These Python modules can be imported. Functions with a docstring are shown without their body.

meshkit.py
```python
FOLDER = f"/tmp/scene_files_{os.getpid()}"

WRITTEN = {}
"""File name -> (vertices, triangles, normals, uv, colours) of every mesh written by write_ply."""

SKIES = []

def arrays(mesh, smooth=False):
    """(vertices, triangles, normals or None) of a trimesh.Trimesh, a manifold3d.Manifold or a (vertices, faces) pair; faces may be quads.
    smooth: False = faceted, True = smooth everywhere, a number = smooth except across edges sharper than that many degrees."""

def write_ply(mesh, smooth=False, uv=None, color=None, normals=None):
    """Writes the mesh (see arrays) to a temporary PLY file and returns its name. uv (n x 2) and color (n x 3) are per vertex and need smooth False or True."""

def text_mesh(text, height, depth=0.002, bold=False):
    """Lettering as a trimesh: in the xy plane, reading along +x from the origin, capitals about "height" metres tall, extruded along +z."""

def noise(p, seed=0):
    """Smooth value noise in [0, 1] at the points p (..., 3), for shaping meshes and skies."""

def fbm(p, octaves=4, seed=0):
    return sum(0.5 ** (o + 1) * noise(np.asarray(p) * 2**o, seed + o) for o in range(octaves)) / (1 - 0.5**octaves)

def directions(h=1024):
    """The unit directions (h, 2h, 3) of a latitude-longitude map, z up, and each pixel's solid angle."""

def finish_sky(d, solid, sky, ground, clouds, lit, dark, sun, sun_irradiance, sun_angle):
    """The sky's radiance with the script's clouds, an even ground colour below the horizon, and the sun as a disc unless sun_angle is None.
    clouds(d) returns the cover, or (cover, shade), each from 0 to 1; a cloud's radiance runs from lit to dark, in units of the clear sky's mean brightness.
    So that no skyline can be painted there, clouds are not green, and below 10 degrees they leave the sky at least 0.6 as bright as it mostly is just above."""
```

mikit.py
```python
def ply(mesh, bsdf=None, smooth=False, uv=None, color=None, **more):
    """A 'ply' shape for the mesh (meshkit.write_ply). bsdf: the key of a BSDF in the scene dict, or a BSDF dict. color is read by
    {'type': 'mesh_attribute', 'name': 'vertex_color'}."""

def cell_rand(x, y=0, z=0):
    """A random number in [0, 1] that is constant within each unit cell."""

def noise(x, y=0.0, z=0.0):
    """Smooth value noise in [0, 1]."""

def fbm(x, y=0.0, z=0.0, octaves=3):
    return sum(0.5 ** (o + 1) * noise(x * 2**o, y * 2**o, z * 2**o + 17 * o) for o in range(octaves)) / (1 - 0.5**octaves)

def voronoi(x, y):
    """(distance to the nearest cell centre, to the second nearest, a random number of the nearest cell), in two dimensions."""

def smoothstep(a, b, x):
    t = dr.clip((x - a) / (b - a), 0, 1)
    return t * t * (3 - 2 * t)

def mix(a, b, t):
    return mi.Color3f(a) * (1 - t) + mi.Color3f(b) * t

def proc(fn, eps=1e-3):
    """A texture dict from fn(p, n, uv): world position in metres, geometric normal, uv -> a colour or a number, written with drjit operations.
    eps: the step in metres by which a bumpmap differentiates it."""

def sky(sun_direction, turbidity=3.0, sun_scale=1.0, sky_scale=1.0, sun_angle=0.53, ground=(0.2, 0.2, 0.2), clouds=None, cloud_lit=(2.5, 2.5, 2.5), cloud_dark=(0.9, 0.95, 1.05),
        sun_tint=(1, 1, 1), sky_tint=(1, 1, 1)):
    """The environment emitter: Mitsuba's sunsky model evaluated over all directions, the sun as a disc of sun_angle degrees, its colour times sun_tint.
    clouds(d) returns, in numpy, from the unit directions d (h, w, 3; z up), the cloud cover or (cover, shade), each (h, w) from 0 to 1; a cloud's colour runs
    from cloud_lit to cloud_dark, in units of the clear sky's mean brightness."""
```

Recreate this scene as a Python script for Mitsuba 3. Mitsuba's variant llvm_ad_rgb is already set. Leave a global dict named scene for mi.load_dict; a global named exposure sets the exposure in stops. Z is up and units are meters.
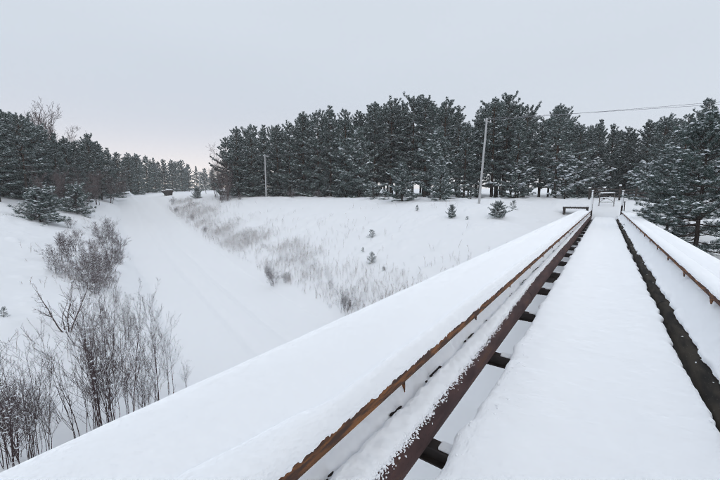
import math
from shapely.geometry import Polygon
import numpy as np, trimesh, mitsuba as mi, mikit, drjit as dr
from meshkit import fbm as nfbm, noise as nnoise
T = mi.ScalarTransform4f
scene, labels = {}, {}

# ------------------------------------------------------------------ camera, sky, exposure
EYE = 1.8
PITCH = math.atan(42 / 340.0)
YAW = math.atan(246 * math.cos(PITCH) / 340.0)          # the bridge runs along +y; the lens looks to the left of it
FWD = np.array([-math.sin(YAW) * math.cos(PITCH), math.cos(YAW) * math.cos(PITCH), -math.sin(PITCH)])
RGT = np.array([math.cos(YAW), math.sin(YAW), 0.0])
UPV = np.cross(RGT, FWD)
HF = np.array([-math.sin(YAW), math.cos(YAW), 0.0])
EYEP = np.array([0, 0, EYE])
HAZE = 0.0006
scene['camera'] = {'type': 'perspective', 'fov': math.degrees(2 * math.atan(360 / 340.0)), 'fov_axis': 'x', 'near_clip': 0.05, 'far_clip': 4000.0,
                   'to_world': T().look_at(EYEP.tolist(), (EYEP + FWD).tolist(), [0, 0, 1]), 'medium': {'type': 'ref', 'id': 'haze_air'}}


def clouds(d):
    n = nfbm(d * np.array([2.2, 2.2, 6.0]) + 3.1, 4, seed=5)
    el = np.degrees(np.arcsin(np.clip(d[..., 2], -1, 1)))
    az = np.degrees(np.arctan2(-d[..., 0], d[..., 1]))                  # degrees to the left of the bridge
    warm = np.exp(-(el / 11.0) ** 2) * np.exp(-((((az - 66 + 180) % 360) - 180) / 40.0) ** 2)   # thin cloud low over the far end of the cutting
    t = np.clip((d[..., 2] - 0.40) / 0.6, 0, 1)                            # an even overcast, brighter towards the zenith
    pale = np.exp(-(el / 15.0) ** 2) * np.exp(-((((az - 50 + 180) % 360) - 180) / 75.0) ** 2)
    return 1 - np.clip(0.75 * warm + 0.35 * pale, 0, 1), np.clip(1.0 - t * t * (3 - 2 * t) - 0.25 * (n - 0.35), 0, 1)


scene['sky'] = mikit.sky([0.5, -0.45, 0.62], turbidity=4, sun_scale=0.10, sun_angle=50, clouds=clouds, ground=(0.7, 0.72, 0.75),
                         cloud_lit=(1.87, 2.03, 2.24), cloud_dark=(1.45, 1.59, 1.76), sky_tint=(2.12, 1.44, 1.10))
exposure = 1.3

# ------------------------------------------------------------------ materials
noise, fbm, mix, sstep = mikit.noise, mikit.fbm, mikit.mix, mikit.smoothstep


def rgb(*c):
    return {'type': 'rgb', 'value': list(c)}


def princ(color, rough=0.7, **k):
    return {'type': 'twosided', 'b': {'type': 'principled', 'base_color': color, 'roughness': rough, **k}}


def diffuse(color):
    return {'type': 'twosided', 'b': {'type': 'diffuse', 'reflectance': color}}


def snow_height(p, n, uv):
    return 0.6 * fbm(p.x * 14, p.y * 14, p.z * 14, 3) + 0.4 * noise(p.x * 85, p.y * 85, p.z * 85)


scene['m_snow'] = {'type': 'bumpmap', 't': mikit.proc(snow_height, 4e-3), 'scale': 0.018, 'b': {'type': 'twosided', 'b': {'type': 'principled', 'base_color': rgb(0.86, 0.875, 0.90), 'roughness': 0.75, 'specular': 0.3}}}
scene['m_ground_snow'] = diffuse(rgb(0.86, 0.875, 0.90))
scene['m_bough_snow'] = diffuse(rgb(0.80, 0.83, 0.87))


def rust_color(p, n, uv):
    a = fbm(p.x * 6, p.y * 6, p.z * 30, 4)
    b = noise(p.x * 130, p.y * 130, p.z * 130)
    c = mix(mi.Color3f(0.055, 0.028, 0.020), mi.Color3f(0.21, 0.085, 0.028), sstep(0.40, 0.68, a))
    return mix(c, mi.Color3f(0.035, 0.022, 0.020), sstep(0.55, 0.85, b) * 0.6)


def rough_h(p, n, uv):
    return noise(p.x * 160, p.y * 160, p.z * 160) * 0.6 + noise(p.x * 40, p.y * 40, p.z * 40)


def brown_color(p, n, uv):
    a = fbm(p.x * 9, p.y * 3, p.z * 9, 4)
    b = noise(p.x * 90, p.y * 90, p.z * 90)
    c = mix(mi.Color3f(0.046, 0.026, 0.026), mi.Color3f(0.078, 0.043, 0.041), sstep(0.3, 0.7, a))
    c = mix(c, mi.Color3f(0.10, 0.050, 0.030), sstep(0.60, 0.72, a) * 0.6)
    return mix(c, mi.Color3f(0.030, 0.022, 0.022), sstep(0.6, 0.9, b) * 0.5)


def olive_color(p, n, uv):
    a = fbm(p.x * 11, p.y * 3, p.z * 11, 4)
    b = noise(p.x * 70, p.y * 70, p.z * 70)
    c = mix(mi.Color3f(0.013, 0.012, 0.011), mi.Color3f(0.042, 0.035, 0.027), sstep(0.3, 0.7, a))
    return mix(c, mi.Color3f(0.09, 0.08, 0.07), sstep(0.78, 0.92, b) * 0.5)


def wood_color(p, n, uv):
    a = fbm(p.x * 30, p.y * 30, p.z * 2.0, 3)
    return mix(mi.Color3f(0.07, 0.06, 0.055), mi.Color3f(0.19, 0.175, 0.165), a)


def pole_color(p, n, uv):
    a = fbm(p.x * 25, p.y * 25, p.z * 1.2, 3)
    return mix(mi.Color3f(0.30, 0.30, 0.30), mi.Color3f(0.52, 0.52, 0.53), a)


def dark_wood(p, n, uv):
    a = fbm(p.x * 12, p.y * 12, p.z * 12, 3)
    return mix(mi.Color3f(0.020, 0.017, 0.016), mi.Color3f(0.062, 0.048, 0.044), a)


def metal_wrap(p, n, uv):
    a = fbm(p.x * 4, p.y * 1.5, p.z * 4, 3)
    return mix(mi.Color3f(0.035, 0.033, 0.033), mi.Color3f(0.085, 0.08, 0.08), a)


def bark_color(p, n, uv):
    a = fbm(p.x * 9, p.y * 9, p.z * 3, 3)
    up = sstep(3.0, 8.0, p.z)                       # pines: grey plates at the foot, flaky orange bark high on the stem
    lo = mix(mi.Color3f(0.030, 0.025, 0.023), mi.Color3f(0.085, 0.068, 0.060), a)
    hi = mix(mi.Color3f(0.045, 0.027, 0.020), mi.Color3f(0.095, 0.055, 0.037), a)
    return mix(lo, hi, up)


def bump(h, scale, base):
    return {'type': 'bumpmap', 't': mikit.proc(h, 1.5e-3), 'scale': scale, 'b': base}


scene['m_rust'] = bump(rough_h, 0.002, princ(mikit.proc(rust_color), 0.85))
scene['m_brown'] = bump(rough_h, 0.0012, princ(mikit.proc(brown_color), 0.7, specular=0.25))
scene['m_olive'] = bump(rough_h, 0.002, princ(mikit.proc(olive_color), 0.8, specular=0.2))
scene['m_dark'] = princ(mikit.proc(dark_wood), 0.8)
scene['m_wood'] = princ(mikit.proc(wood_color), 0.85)
scene['m_pole'] = princ(mikit.proc(pole_color), 0.85)
scene['m_wrap'] = princ(mikit.proc(metal_wrap), 0.6)
scene['m_bark'] = diffuse(mikit.proc(bark_color))
scene['m_frost'] = diffuse(rgb(0.40, 0.45, 0.455))
scene['m_needle'] = diffuse(rgb(0.058, 0.088, 0.078))
scene['m_needle_pale'] = diffuse(rgb(0.078, 0.110, 0.100))
scene['m_needle_dark'] = diffuse(rgb(0.042, 0.067, 0.059))
scene['m_twig'] = diffuse(rgb(0.078, 0.055, 0.058))
scene['m_twig_dark'] = diffuse(rgb(0.092, 0.073, 0.072))
scene['m_twig_pale'] = diffuse(rgb(0.155, 0.125, 0.125))
scene['m_weed'] = diffuse(rgb(0.24, 0.18, 0.145))
scene['m_felt'] = princ(rgb(0.022, 0.018, 0.018), 0.9, specular=0.1)
scene['m_wire'] = diffuse(rgb(0.24, 0.24, 0.26))
scene['m_white_paint'] = princ(rgb(0.62, 0.62, 0.64), 0.6)

# ------------------------------------------------------------------ helpers
taken = {}


def numbered(base):
    k = taken.get(base, 0)
    taken[base] = k + 1
    return base if k == 0 else f'{base}_{k:03d}'


def tag(key, label=None, category=None, group=None, kind=None):
    labels[key] = {a: b for a, b in dict(label=label, category=category, group=group, kind=kind).items() if b}


def put(key, mesh, mat, smooth=False):
    scene[key] = mikit.ply(mesh, mat, smooth=smooth)


def V(*p):
    return np.array(p, float)


def cat(ms):
    vs, fs, o = [], [], 0
    for v, f in ms:
        vs.append(v); fs.append(np.asarray(f) + o); o += len(v)
    return np.vstack(vs), np.vstack(fs)


def box(x0, x1, y0, y1, z0, z1, b=0.0):
    """A box with chamfered edges when b > 0."""
    if b <= 0:
        m = trimesh.creation.box(bounds=[[x0, y0, z0], [x1, y1, z1]])
    else:
        pts = [(x, y, z) for i in range(3) for x in ((x0, x1) if i == 0 else (x0 + b, x1 - b)) for y in ((y0, y1) if i == 1 else (y0 + b, y1 - b)) for z in ((z0, z1) if i == 2 else (z0 + b, z1 - b))]
        m = trimesh.convex.convex_hull(np.array(pts))
    return np.array(m.vertices), np.array(m.faces)


def tube(path, radii, sides=6, cap=True):
    """A polyline as a closed tube."""
    p = np.asarray(path, float); n = len(p)
    r = np.broadcast_to(np.asarray(radii, float), (n,))
    t = np.gradient(p, axis=0); t /= np.linalg.norm(t, axis=1, keepdims=True) + 1e-12
    ref = np.where(np.abs(t[:, 2:]) < 0.9, [0, 0, 1.0], [1.0, 0, 0])
    ref = np.broadcast_to(ref[n // 2], t.shape)
    a = np.cross(t, ref); a /= np.linalg.norm(a, axis=1, keepdims=True) + 1e-12
    b = np.cross(t, a); g = np.arange(sides) * 2 * np.pi / sides
    v = (p[:, None] + r[:, None, None] * (np.cos(g)[None, :, None] * a[:, None] + np.sin(g)[None, :, None] * b[:, None])).reshape(-1, 3)
    i, j = np.meshgrid(np.arange(n - 1), np.arange(sides), indexing='ij')
    q = np.stack([i * sides + j, i * sides + (j + 1) % sides, (i + 1) * sides + (j + 1) % sides, (i + 1) * sides + j], -1).reshape(-1, 4)
    f = np.vstack([q[:, [0, 2, 1]], q[:, [0, 3, 2]]])
    if cap:
        k = np.arange(1, sides - 1); e = (n - 1) * sides
        f = np.vstack([f, np.stack([k * 0, k, k + 1], 1), np.stack([k * 0 + e, e + k + 1, e + k], 1)])
    return v, f


def tubes3(A, B, ra, rb):
    """Many straight tapered three-sided twigs at once."""
    A, B = np.asarray(A, float), np.asarray(B, float)
    if len(A) == 0:
        return np.zeros((0, 3)), np.zeros((0, 3), int)
    t = B - A; t = t / (np.linalg.norm(t, axis=1, keepdims=True) + 1e-9)
    ref = np.where(np.abs(t[:, 2:]) < 0.9, [0, 0, 1.0], [1.0, 0, 0])
    a = np.cross(t, ref); a /= np.linalg.norm(a, axis=1, keepdims=True) + 1e-9
    b = np.cross(t, a); g = np.arange(3) * 2 * np.pi / 3
    off = np.cos(g)[None, :, None] * a[:, None] + np.sin(g)[None, :, None] * b[:, None]
    v = np.concatenate([A[:, None] + np.asarray(ra)[:, None, None] * off, B[:, None] + np.asarray(rb)[:, None, None] * off], 1)
    f = np.array([[0, 1, 4], [0, 4, 3], [1, 2, 5], [1, 5, 4], [2, 0, 3], [2, 3, 5]])
    return v.reshape(-1, 3), (np.arange(len(A))[:, None, None] * 6 + f).reshape(-1, 3)


DOME_R = np.array([[math.cos(k * 2 * math.pi / 5), math.sin(k * 2 * math.pi / 5)] for k in range(5)])
DOME = np.vstack([np.c_[DOME_R, np.zeros(5)], np.c_[DOME_R * 0.7, np.full(5, 0.65)], [[0, 0, 1.0]], [[0, 0, -0.12]]])
DOME_F = np.array([[k, (k + 1) % 5, 5 + (k + 1) % 5] for k in range(5)] + [[k, 5 + (k + 1) % 5, 5 + k] for k in range(5)] + [[5 + k, 5 + (k + 1) % 5, 10] for k in range(5)] + [[(k + 1) % 5, k, 11] for k in range(5)])


def domes(P, r, h, rng, stretch=0.35):
    n = len(P)
    if n == 0:
        return np.zeros((0, 3)), np.zeros((0, 3), int)
    v = np.broadcast_to(DOME, (n, 12, 3)).copy()
    v[:, :10, :2] *= rng.uniform(0.65, 1.3, (n, 10, 1))
    sx = rng.uniform(1 - stretch, 1 + stretch, n)
    v[..., 0] *= (np.asarray(r) * sx)[:, None]; v[..., 1] *= (np.asarray(r) / sx)[:, None]; v[..., 2] *= np.broadcast_to(h, (n,))[:, None]
    g = rng.uniform(0, 6.283, n); c, s = np.cos(g)[:, None], np.sin(g)[:, None]
    x, y = v[..., 0] * c - v[..., 1] * s, v[..., 0] * s + v[..., 1] * c
    v[..., 0], v[..., 1] = x, y
    v[..., 2] += rng.uniform(-0.3, 0.3, (n, 1)) * x + rng.uniform(-0.3, 0.3, (n, 1)) * y
    v += P[:, None]
    return v.reshape(-1, 3), (np.arange(n)[:, None, None] * 12 + DOME_F).reshape(-1, 3)


def s01(a, b, x):
    t = np.clip((np.asarray(x, float) - a) / (b - a), 0, 1)
    return t * t * (3 - 2 * t)


def n2(x, y, sc, seed=0, z=0.0):
    x = np.asarray(x, float)
    return nnoise(np.stack([x * sc, np.broadcast_to(y, x.shape) * sc, np.full(x.shape, z)], -1), seed)


def f2(x, y, sc, oct=4, seed=0):
    x = np.asarray(x, float)
    return nfbm(np.stack([x * sc, np.broadcast_to(y, x.shape) * sc, np.full(x.shape, 0.37)], -1), oct, seed)


# ------------------------------------------------------------------ terrain: a cutting that climbs out to a far field
RA = math.radians(72.4)
RD, RN, RO = V(-math.sin(RA), math.cos(RA)), V(math.cos(RA), math.sin(RA)), V(0, 6.1)
ROAD_W = 3.8


def road_st(x, y):
    return (x - RO[0]) * RD[0] + (y - RO[1]) * RD[1], (x - RO[0]) * RN[0] + (y - RO[1]) * RN[1]


def smin(a, b, k):
    h = np.clip(0.5 + 0.5 * (b - a) / k, 0, 1)
    return b * (1 - h) + a * h - k * h * (1 - h)


def ground_base(x, y):
    x, y = np.asarray(x, float), np.asarray(y, float)
    s, t = road_st(x, y)
    Z = x * HF[0] + y * HF[1]
    s2 = s + 6.0 * (n2(x, y, 0.06, 3) - 0.5)
    zr = np.interp(s2, [-400, 8, 14, 28, 42, 56, 70, 80, 90, 110], [-5.2, -5.2, -5.1, -4.7, -3.95, -2.85, -1.5, -0.3, 0.9, 3.0])
    near = s01(-11, -2, x) * 2.1 + s01(0, 5, x) * 0.9
    zpr = 1.55 + 0.012 * np.clip(Z - 33, 0, 40) - near * (1 - s01(37, 48, y))
    zpl = 2.35 + 0.028 * np.clip(Z - 26, 0, 60) - (s01(-16, -3, x) * 2.9)
    zp = np.where(t > 0, zpr, zpl)
    far = 0.0375 * np.log1p(np.exp(np.clip((Z - 72) / 6.0, -30, 60))) * 6.0
    far = np.minimum(far, 22 + 0.0 * far)
    w = ROAD_W + 0.5 * (n2(s, s * 0, 0.11, 8) - 0.5)
    d = np.clip(np.abs(t) - w, 0, None)
    bank = zr + np.where(t > 0, 0.31, 0.30) * d ** 1.02 + 0.60 * (1 - np.exp(-d * 1.0))
    z = smin(bank, zp, 2.2)
    return np.where(far > 0.02, z + far * s01(-2.0, 2.0, z - zr + 2.0), z)


def ground(x, y):
    x, y = np.asarray(x, float), np.asarray(y, float)
    s, t = road_st(x, y)
    off = s01(2.5, 5.5, np.abs(t))
    r = np.hypot(x, y)
    rough = (0.55 * (f2(x, y, 0.12, 3, 1) - 0.5) + 0.20 * (f2(x, y, 0.55, 3, 2) - 0.5)) * (0.25 + 0.75 * off)
    hum = 0.16 * off * s01(0.52, 0.75, f2(x, y, 0.9, 2, 6)) * s01(140, 60, r)
    rut = -0.12 * (np.exp(-((t - 0.95) / 0.28) ** 2) + np.exp(-((t + 0.75) / 0.28) ** 2)) * (0.5 + f2(x, y, 0.3, 2, 9))
    quiet = 1 - s01(-5, -2.5, x) * s01(5, 2.5, x) * s01(46, 40, y) * 0.8
    return ground_base(x, y) + (rough + hum) * quiet + rut


def gz(x, y):
    return float(ground(np.array([float(x)]), np.array([float(y)]))[0])


def ray(px, py):
    return FWD + RGT * (px - 360) / 340.0 + UPV * (240 - py) / 340.0


RAYS_T = np.concatenate([np.linspace(2, 60, 600), np.linspace(60.2, 400, 900)])


def stand(px, py):
    """The point of the snow that is seen at a pixel of the photograph."""
    d = ray(px, py); P = EYEP + RAYS_T[:, None] * d
    k = np.nonzero(P[:, 2] < ground(P[:, 0], P[:, 1]))[0]
    k = k[0] if len(k) else len(P) - 1
    q = P[k]
    return V(q[0], q[1], gz(q[0], q[1]))


def spot(px, Z):
    """The point of the ground straight ahead at column px and distance Z along the view."""
    q = HF * Z + RGT * (px - 360) / 340.0 * Z
    return V(q[0], q[1], gz(q[0], q[1]))


def height_to(P, py):
    """How tall a thing at P is whose top shows at row py."""
    d = ray(360, py); Z = (P - EYEP) @ HF
    return EYE + d[2] / (d @ HF) * Z - P[2]


az = np.concatenate([np.arange(-62, 62, 0.22), np.arange(62, 298, 2.5)])            # degrees from the view to the right
rad = np.concatenate([[0.0], np.geomspace(1.2, 160, 330), np.geomspace(166, 1100, 26)])
aa, rr = np.meshgrid(np.radians(az), rad, indexing='ij')
gx = rr * (np.cos(aa) * HF[0] + np.sin(aa) * RGT[0]); gy = rr * (np.cos(aa) * HF[1] + np.sin(aa) * RGT[1])
gzv = ground(gx, gy)
nA, nR = gx.shape
gv = np.stack([gx, gy, gzv], -1).reshape(-1, 3)
i, j = np.meshgrid(np.arange(nA), np.arange(nR - 1), indexing='ij')
i2 = (i + 1) % nA
q = np.stack([i * nR + j, i * nR + j + 1, i2 * nR + j + 1, i2 * nR + j], -1).reshape(-1, 4)
gf = np.vstack([q[:, [0, 2, 1]], q[:, [0, 3, 2]]])
e1, e2 = gv[gf[:, 1]] - gv[gf[:, 0]], gv[gf[:, 2]] - gv[gf[:, 0]]
gf = gf[np.linalg.norm(np.cross(e1, e2), axis=1) > 1e-9]
if np.cross(gv[gf[5, 1]] - gv[gf[5, 0]], gv[gf[5, 2]] - gv[gf[5, 0]])[2] < 0:
    gf = gf[:, ::-1]
fn = np.zeros_like(gv)
fc = np.cross(gv[gf[:, 1]] - gv[gf[:, 0]], gv[gf[:, 2]] - gv[gf[:, 0]])
for k in range(3):
    np.add.at(fn, gf[:, k], fc)
fn /= np.linalg.norm(fn, axis=1, keepdims=True) + 1e-12
cen = gv[gf].mean(1); cs, ct = road_st(cen[:, 0], cen[:, 1])
on_road = (np.abs(ct) < ROAD_W) & (cs > -60) & (cs < 92)


def submesh(mask):
    f = gf[mask]; u, inv = np.unique(f, return_inverse=True)
    return gv[u], inv.reshape(-1, 3), fn[u]


import meshkit
for key, mask in (('ground', ~on_road), ('road', on_road)):
    v_, f_, n_ = submesh(mask)
    scene[key] = {'type': 'ply', 'filename': meshkit.write_ply((v_, f_), False, normals=n_), 'face_normals': False, 'bsdf': {'type': 'ref', 'id': 'm_ground_snow'}}
tag('ground', 'smooth untrodden snow over fields and banks', kind='structure')
tag('road', 'snowed-up roadway climbing away through the cutting', kind='structure')

# ------------------------------------------------------------------ the pipe bridge
Y0, Y1 = -20.0, 40.0


def ysamples(y0=-6.0, y1=Y1, dmin=0.011, k=0.0075):
    ys = [Y0, -12.0, y0]
    while ys[-1] < y1:
        ys.append(ys[-1] + max(dmin if ys[-1] > -0.5 else 0.08, k * abs(ys[-1])))
    ys[-1] = y1
    return np.array(ys)


YS = ysamples()
YC = ysamples(dmin=0.03, k=0.012)


def sweep(ys, prof):
    """A closed ring of points per y, prof (ny, m, 2) of x and z, as one skin with capped ends."""
    ny, m = prof.shape[:2]
    v = np.concatenate([prof[..., :1], np.broadcast_to(ys[:, None, None], (ny, m, 1)), prof[..., 1:]], -1).reshape(-1, 3)
    i, j = np.meshgrid(np.arange(ny - 1), np.arange(m), indexing='ij'); j2 = (j + 1) % m
    q = np.stack([i * m + j, i * m + j2, (i + 1) * m + j2, (i + 1) * m + j], -1).reshape(-1, 4)
    f = np.vstack([q[:, [0, 1, 2]], q[:, [0, 2, 3]]])
    k = np.arange(1, m - 1); e = (ny - 1) * m
    f = np.vstack([f, np.stack([k * 0, k + 1, k], 1), np.stack([k * 0 + e, e + k, e + k + 1], 1)])
    mesh = trimesh.Trimesh(v, f, process=False)
    return mesh


def yn(ys, sc, seed, amp=1.0, oct=3):
    return amp * (nfbm(np.stack([ys * sc, ys * 0 + 0.3, ys * 0 + 0.7], -1), oct, seed) - 0.5) * 2


def subdiv(pts, n):
    """A smooth polyline (Catmull-Rom) through pts, (ny, m, 2) -> (ny, (m-1)*n+1, 2)."""
    p = np.concatenate([2 * pts[:, :1] - pts[:, 1:2], pts, 2 * pts[:, -1:] - pts[:, -2:-1]], 1)
    out = []
    for k in range(pts.shape[1] - 1):
        a, b, c, d = p[:, k], p[:, k + 1], p[:, k + 2], p[:, k + 3]
        for t in np.arange(n) / n:
            out.append(0.5 * (2 * b + (c - a) * t + (2 * a - 5 * b + 4 * c - d) * t * t + (3 * b - a - 3 * c + d) * t ** 3))
    out.append(pts[:, -1])
    return np.stack(out, 1)


def ring(ys, rows):
    """rows: list of (x, z), each a number or an array per y."""
    return np.stack([np.stack([np.broadcast_to(x, ys.shape), np.broadcast_to(z, ys.shape)], -1) for x, z in rows], 1)


def bumpy(ys, prof, amp, sc, seed, oct=3, keep=0):
    """Moves the ring's points by noise; the first and last KEEP points stay."""
    ny, m = prof.shape[:2]
    P = np.stack([prof[..., 0], np.broadcast_to(ys[:, None], (ny, m)), prof[..., 1]], -1) * sc
    w = np.ones(m)
    if keep:
        w[:keep] = 0; w[-keep:] = 0
    prof = prof.copy()
    prof[..., 0] += (nfbm(P, oct, seed) - 0.5) * amp * w
    prof[..., 1] += (nfbm(P + 31.7, oct, seed + 3) - 0.5) * 1.3 * amp * w
    return prof


BR = 'pipe_footbridge'
tag(BR, 'long narrow steel footbridge under snow, with rusty edge rails and cross beams over the cutting', 'footbridge')
BEAMS = np.arange(2.45 - 2.0 * 10, 39.5, 2.0)
RXL, RXR = -1.105, 1.25                     # inner faces of the two angle-iron rails
RZ = 0.55
# deck: three long boards, below the snow
for k, (a, b) in enumerate(((-0.70, -0.215), (-0.205, 0.235), (0.245, 0.76))):
    put(numbered(BR + '__deck__plank'), box(a, b, Y0, Y1, -0.155, -0.105, 0.004), 'm_dark')
# snow on the deck
eL = -0.775 - 0.015 * s01(4, 2, YS) + yn(YS, 2.6, 11, 0.026) + yn(YS, 9.0, 12, 0.020) + 0.035 * np.exp(-(((YS - 2.45 + 1.0) % 2.0 - 1.0) / 0.18) ** 2) * -1
eR = 0.825 + 0.05 * s01(5.0, 3.6, YS) - 0.03 * s01(11, 16, YS) + yn(YS, 2.2, 13, 0.022) + yn(YS, 5.0, 19, 0.06, 2) + yn(YS, 17.0, 14, 0.022)
zl = yn(YS, 0.7, 15, 0.012)
rows = [(-0.60, -0.104), (eL + 0.09, -0.112), (eL + 0.03, -0.105 + yn(YS, 9, 16, 0.012)), (eL, -0.075), (eL + 0.012, -0.035 + zl), (eL + 0.05, -0.008 + zl), (eL + 0.14, 0.006 + zl)]
for xk, zk in ((-0.48, 0.008), (-0.34, -0.002), (-0.2, -0.022), (-0.05, -0.030), (0.1, -0.028), (0.25, -0.020), (0.4, -0.002), (0.52, 0.006)):
    rows.append((xk, zk + yn(YS, 0.9, 17 + int(xk * 50), 0.006)))
zr_ = yn(YS, 0.8, 18, 0.012)
rows += [(eR - 0.14, 0.006 + zr_), (eR - 0.05, -0.006 + zr_), (eR - 0.01, -0.03 + zr_), (eR, -0.075), (eR - 0.03, -0.108), (eR - 0.1, -0.112), (0.6, -0.104)]
pr = ring(YS, rows)
pr = np.concatenate([pr[:, :2], subdiv(pr[:, 2:-2], 3), pr[:, -2:]], 1)
pr = bumpy(YS, pr, 0.028, 7.0, 21, 4, keep=2)
P3 = np.stack([pr[..., 0], np.broadcast_to(YS[:, None], pr.shape[:2]), pr[..., 1] * 0], -1)
pr[:, 2:-2, 1] += 0.028 * (nfbm(P3 * np.array([1.6, 0.8, 1]), 3, 44) - 0.5)[:, 2:-2]
put(BR + '__deck__snow', sweep(YS, pr), 'm_snow', True)
re_ = np.random.default_rng(15)
n = 420
yy = 1.2 + 26 * re_.random(n) ** 1.7
lf = re_.random(n) < 0.6
xa = np.where(lf, np.interp(yy, YS, eL) + 0.03 + np.abs(re_.normal(0, 0.10, n)), np.interp(yy, YS, eR) - 0.03 - np.abs(re_.normal(0, 0.08, n)))
rr_ = re_.uniform(0.003, 0.012, n)
put(BR + '__deck__snow_clods', domes(np.stack([xa, yy, np.full(n, -0.006)], -1), rr_, rr_ * 0.9, re_), 'm_snow')
tag(BR + '__deck__snow_clods', kind='stuff')
# cross beams (I section) and the brackets that carry the rails
for y in BEAMS:
    w, h, tk = 0.06, 0.14, 0.012
    z1 = -0.215
    pts = [(-w, 0), (w, 0), (w, -tk), (tk / 2, -tk), (tk / 2, -h + tk), (w, -h + tk), (w, -h), (-w, -h), (-w, -h + tk), (-tk / 2, -h + tk), (-tk / 2, -tk), (-w, -tk)]
    m = trimesh.creation.extrude_polygon(Polygon(pts), 4.25)
    v = np.array(m.vertices); v = np.stack([v[:, 2] - 2.07, v[:, 0] + y, v[:, 1] + z1], 1)
    put(numbered(BR + '__cross_beam'), (v, np.array(m.faces)), 'm_dark')
    bs = box(-0.955, -0.735, y - 0.05, y + 0.05, z1 + 0.001, z1 + 0.03, 0.008)
    put(numbered(BR + '__beam_snow'), bs, 'm_snow')
    for sx, X in ((1, RXL), (-1, RXR)):
        # a flat upright outside the thin pipe, and the gusset plate that carries the rail
        xu = X - sx * 0.20
        up = box(xu - 0.02, xu + 0.02, y - 0.005, y + 0.005, z1 + 0.001, RZ - 0.03)
        g = trimesh.creation.extrude_polygon(Polygon([(-0.12, -0.07), (0.12, -0.07), (0.02, -0.185), (-0.02, -0.185)]), 0.012)
        v = np.array(g.vertices)
        v = np.stack([X - sx * (0.0105 + v[:, 2]), y + v[:, 0], RZ + v[:, 1]], 1)
        put(numbered(BR + '__bracket'), cat([up, (v, np.array(g.faces))]) if sx < 0 else up, 'm_rust')
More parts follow.
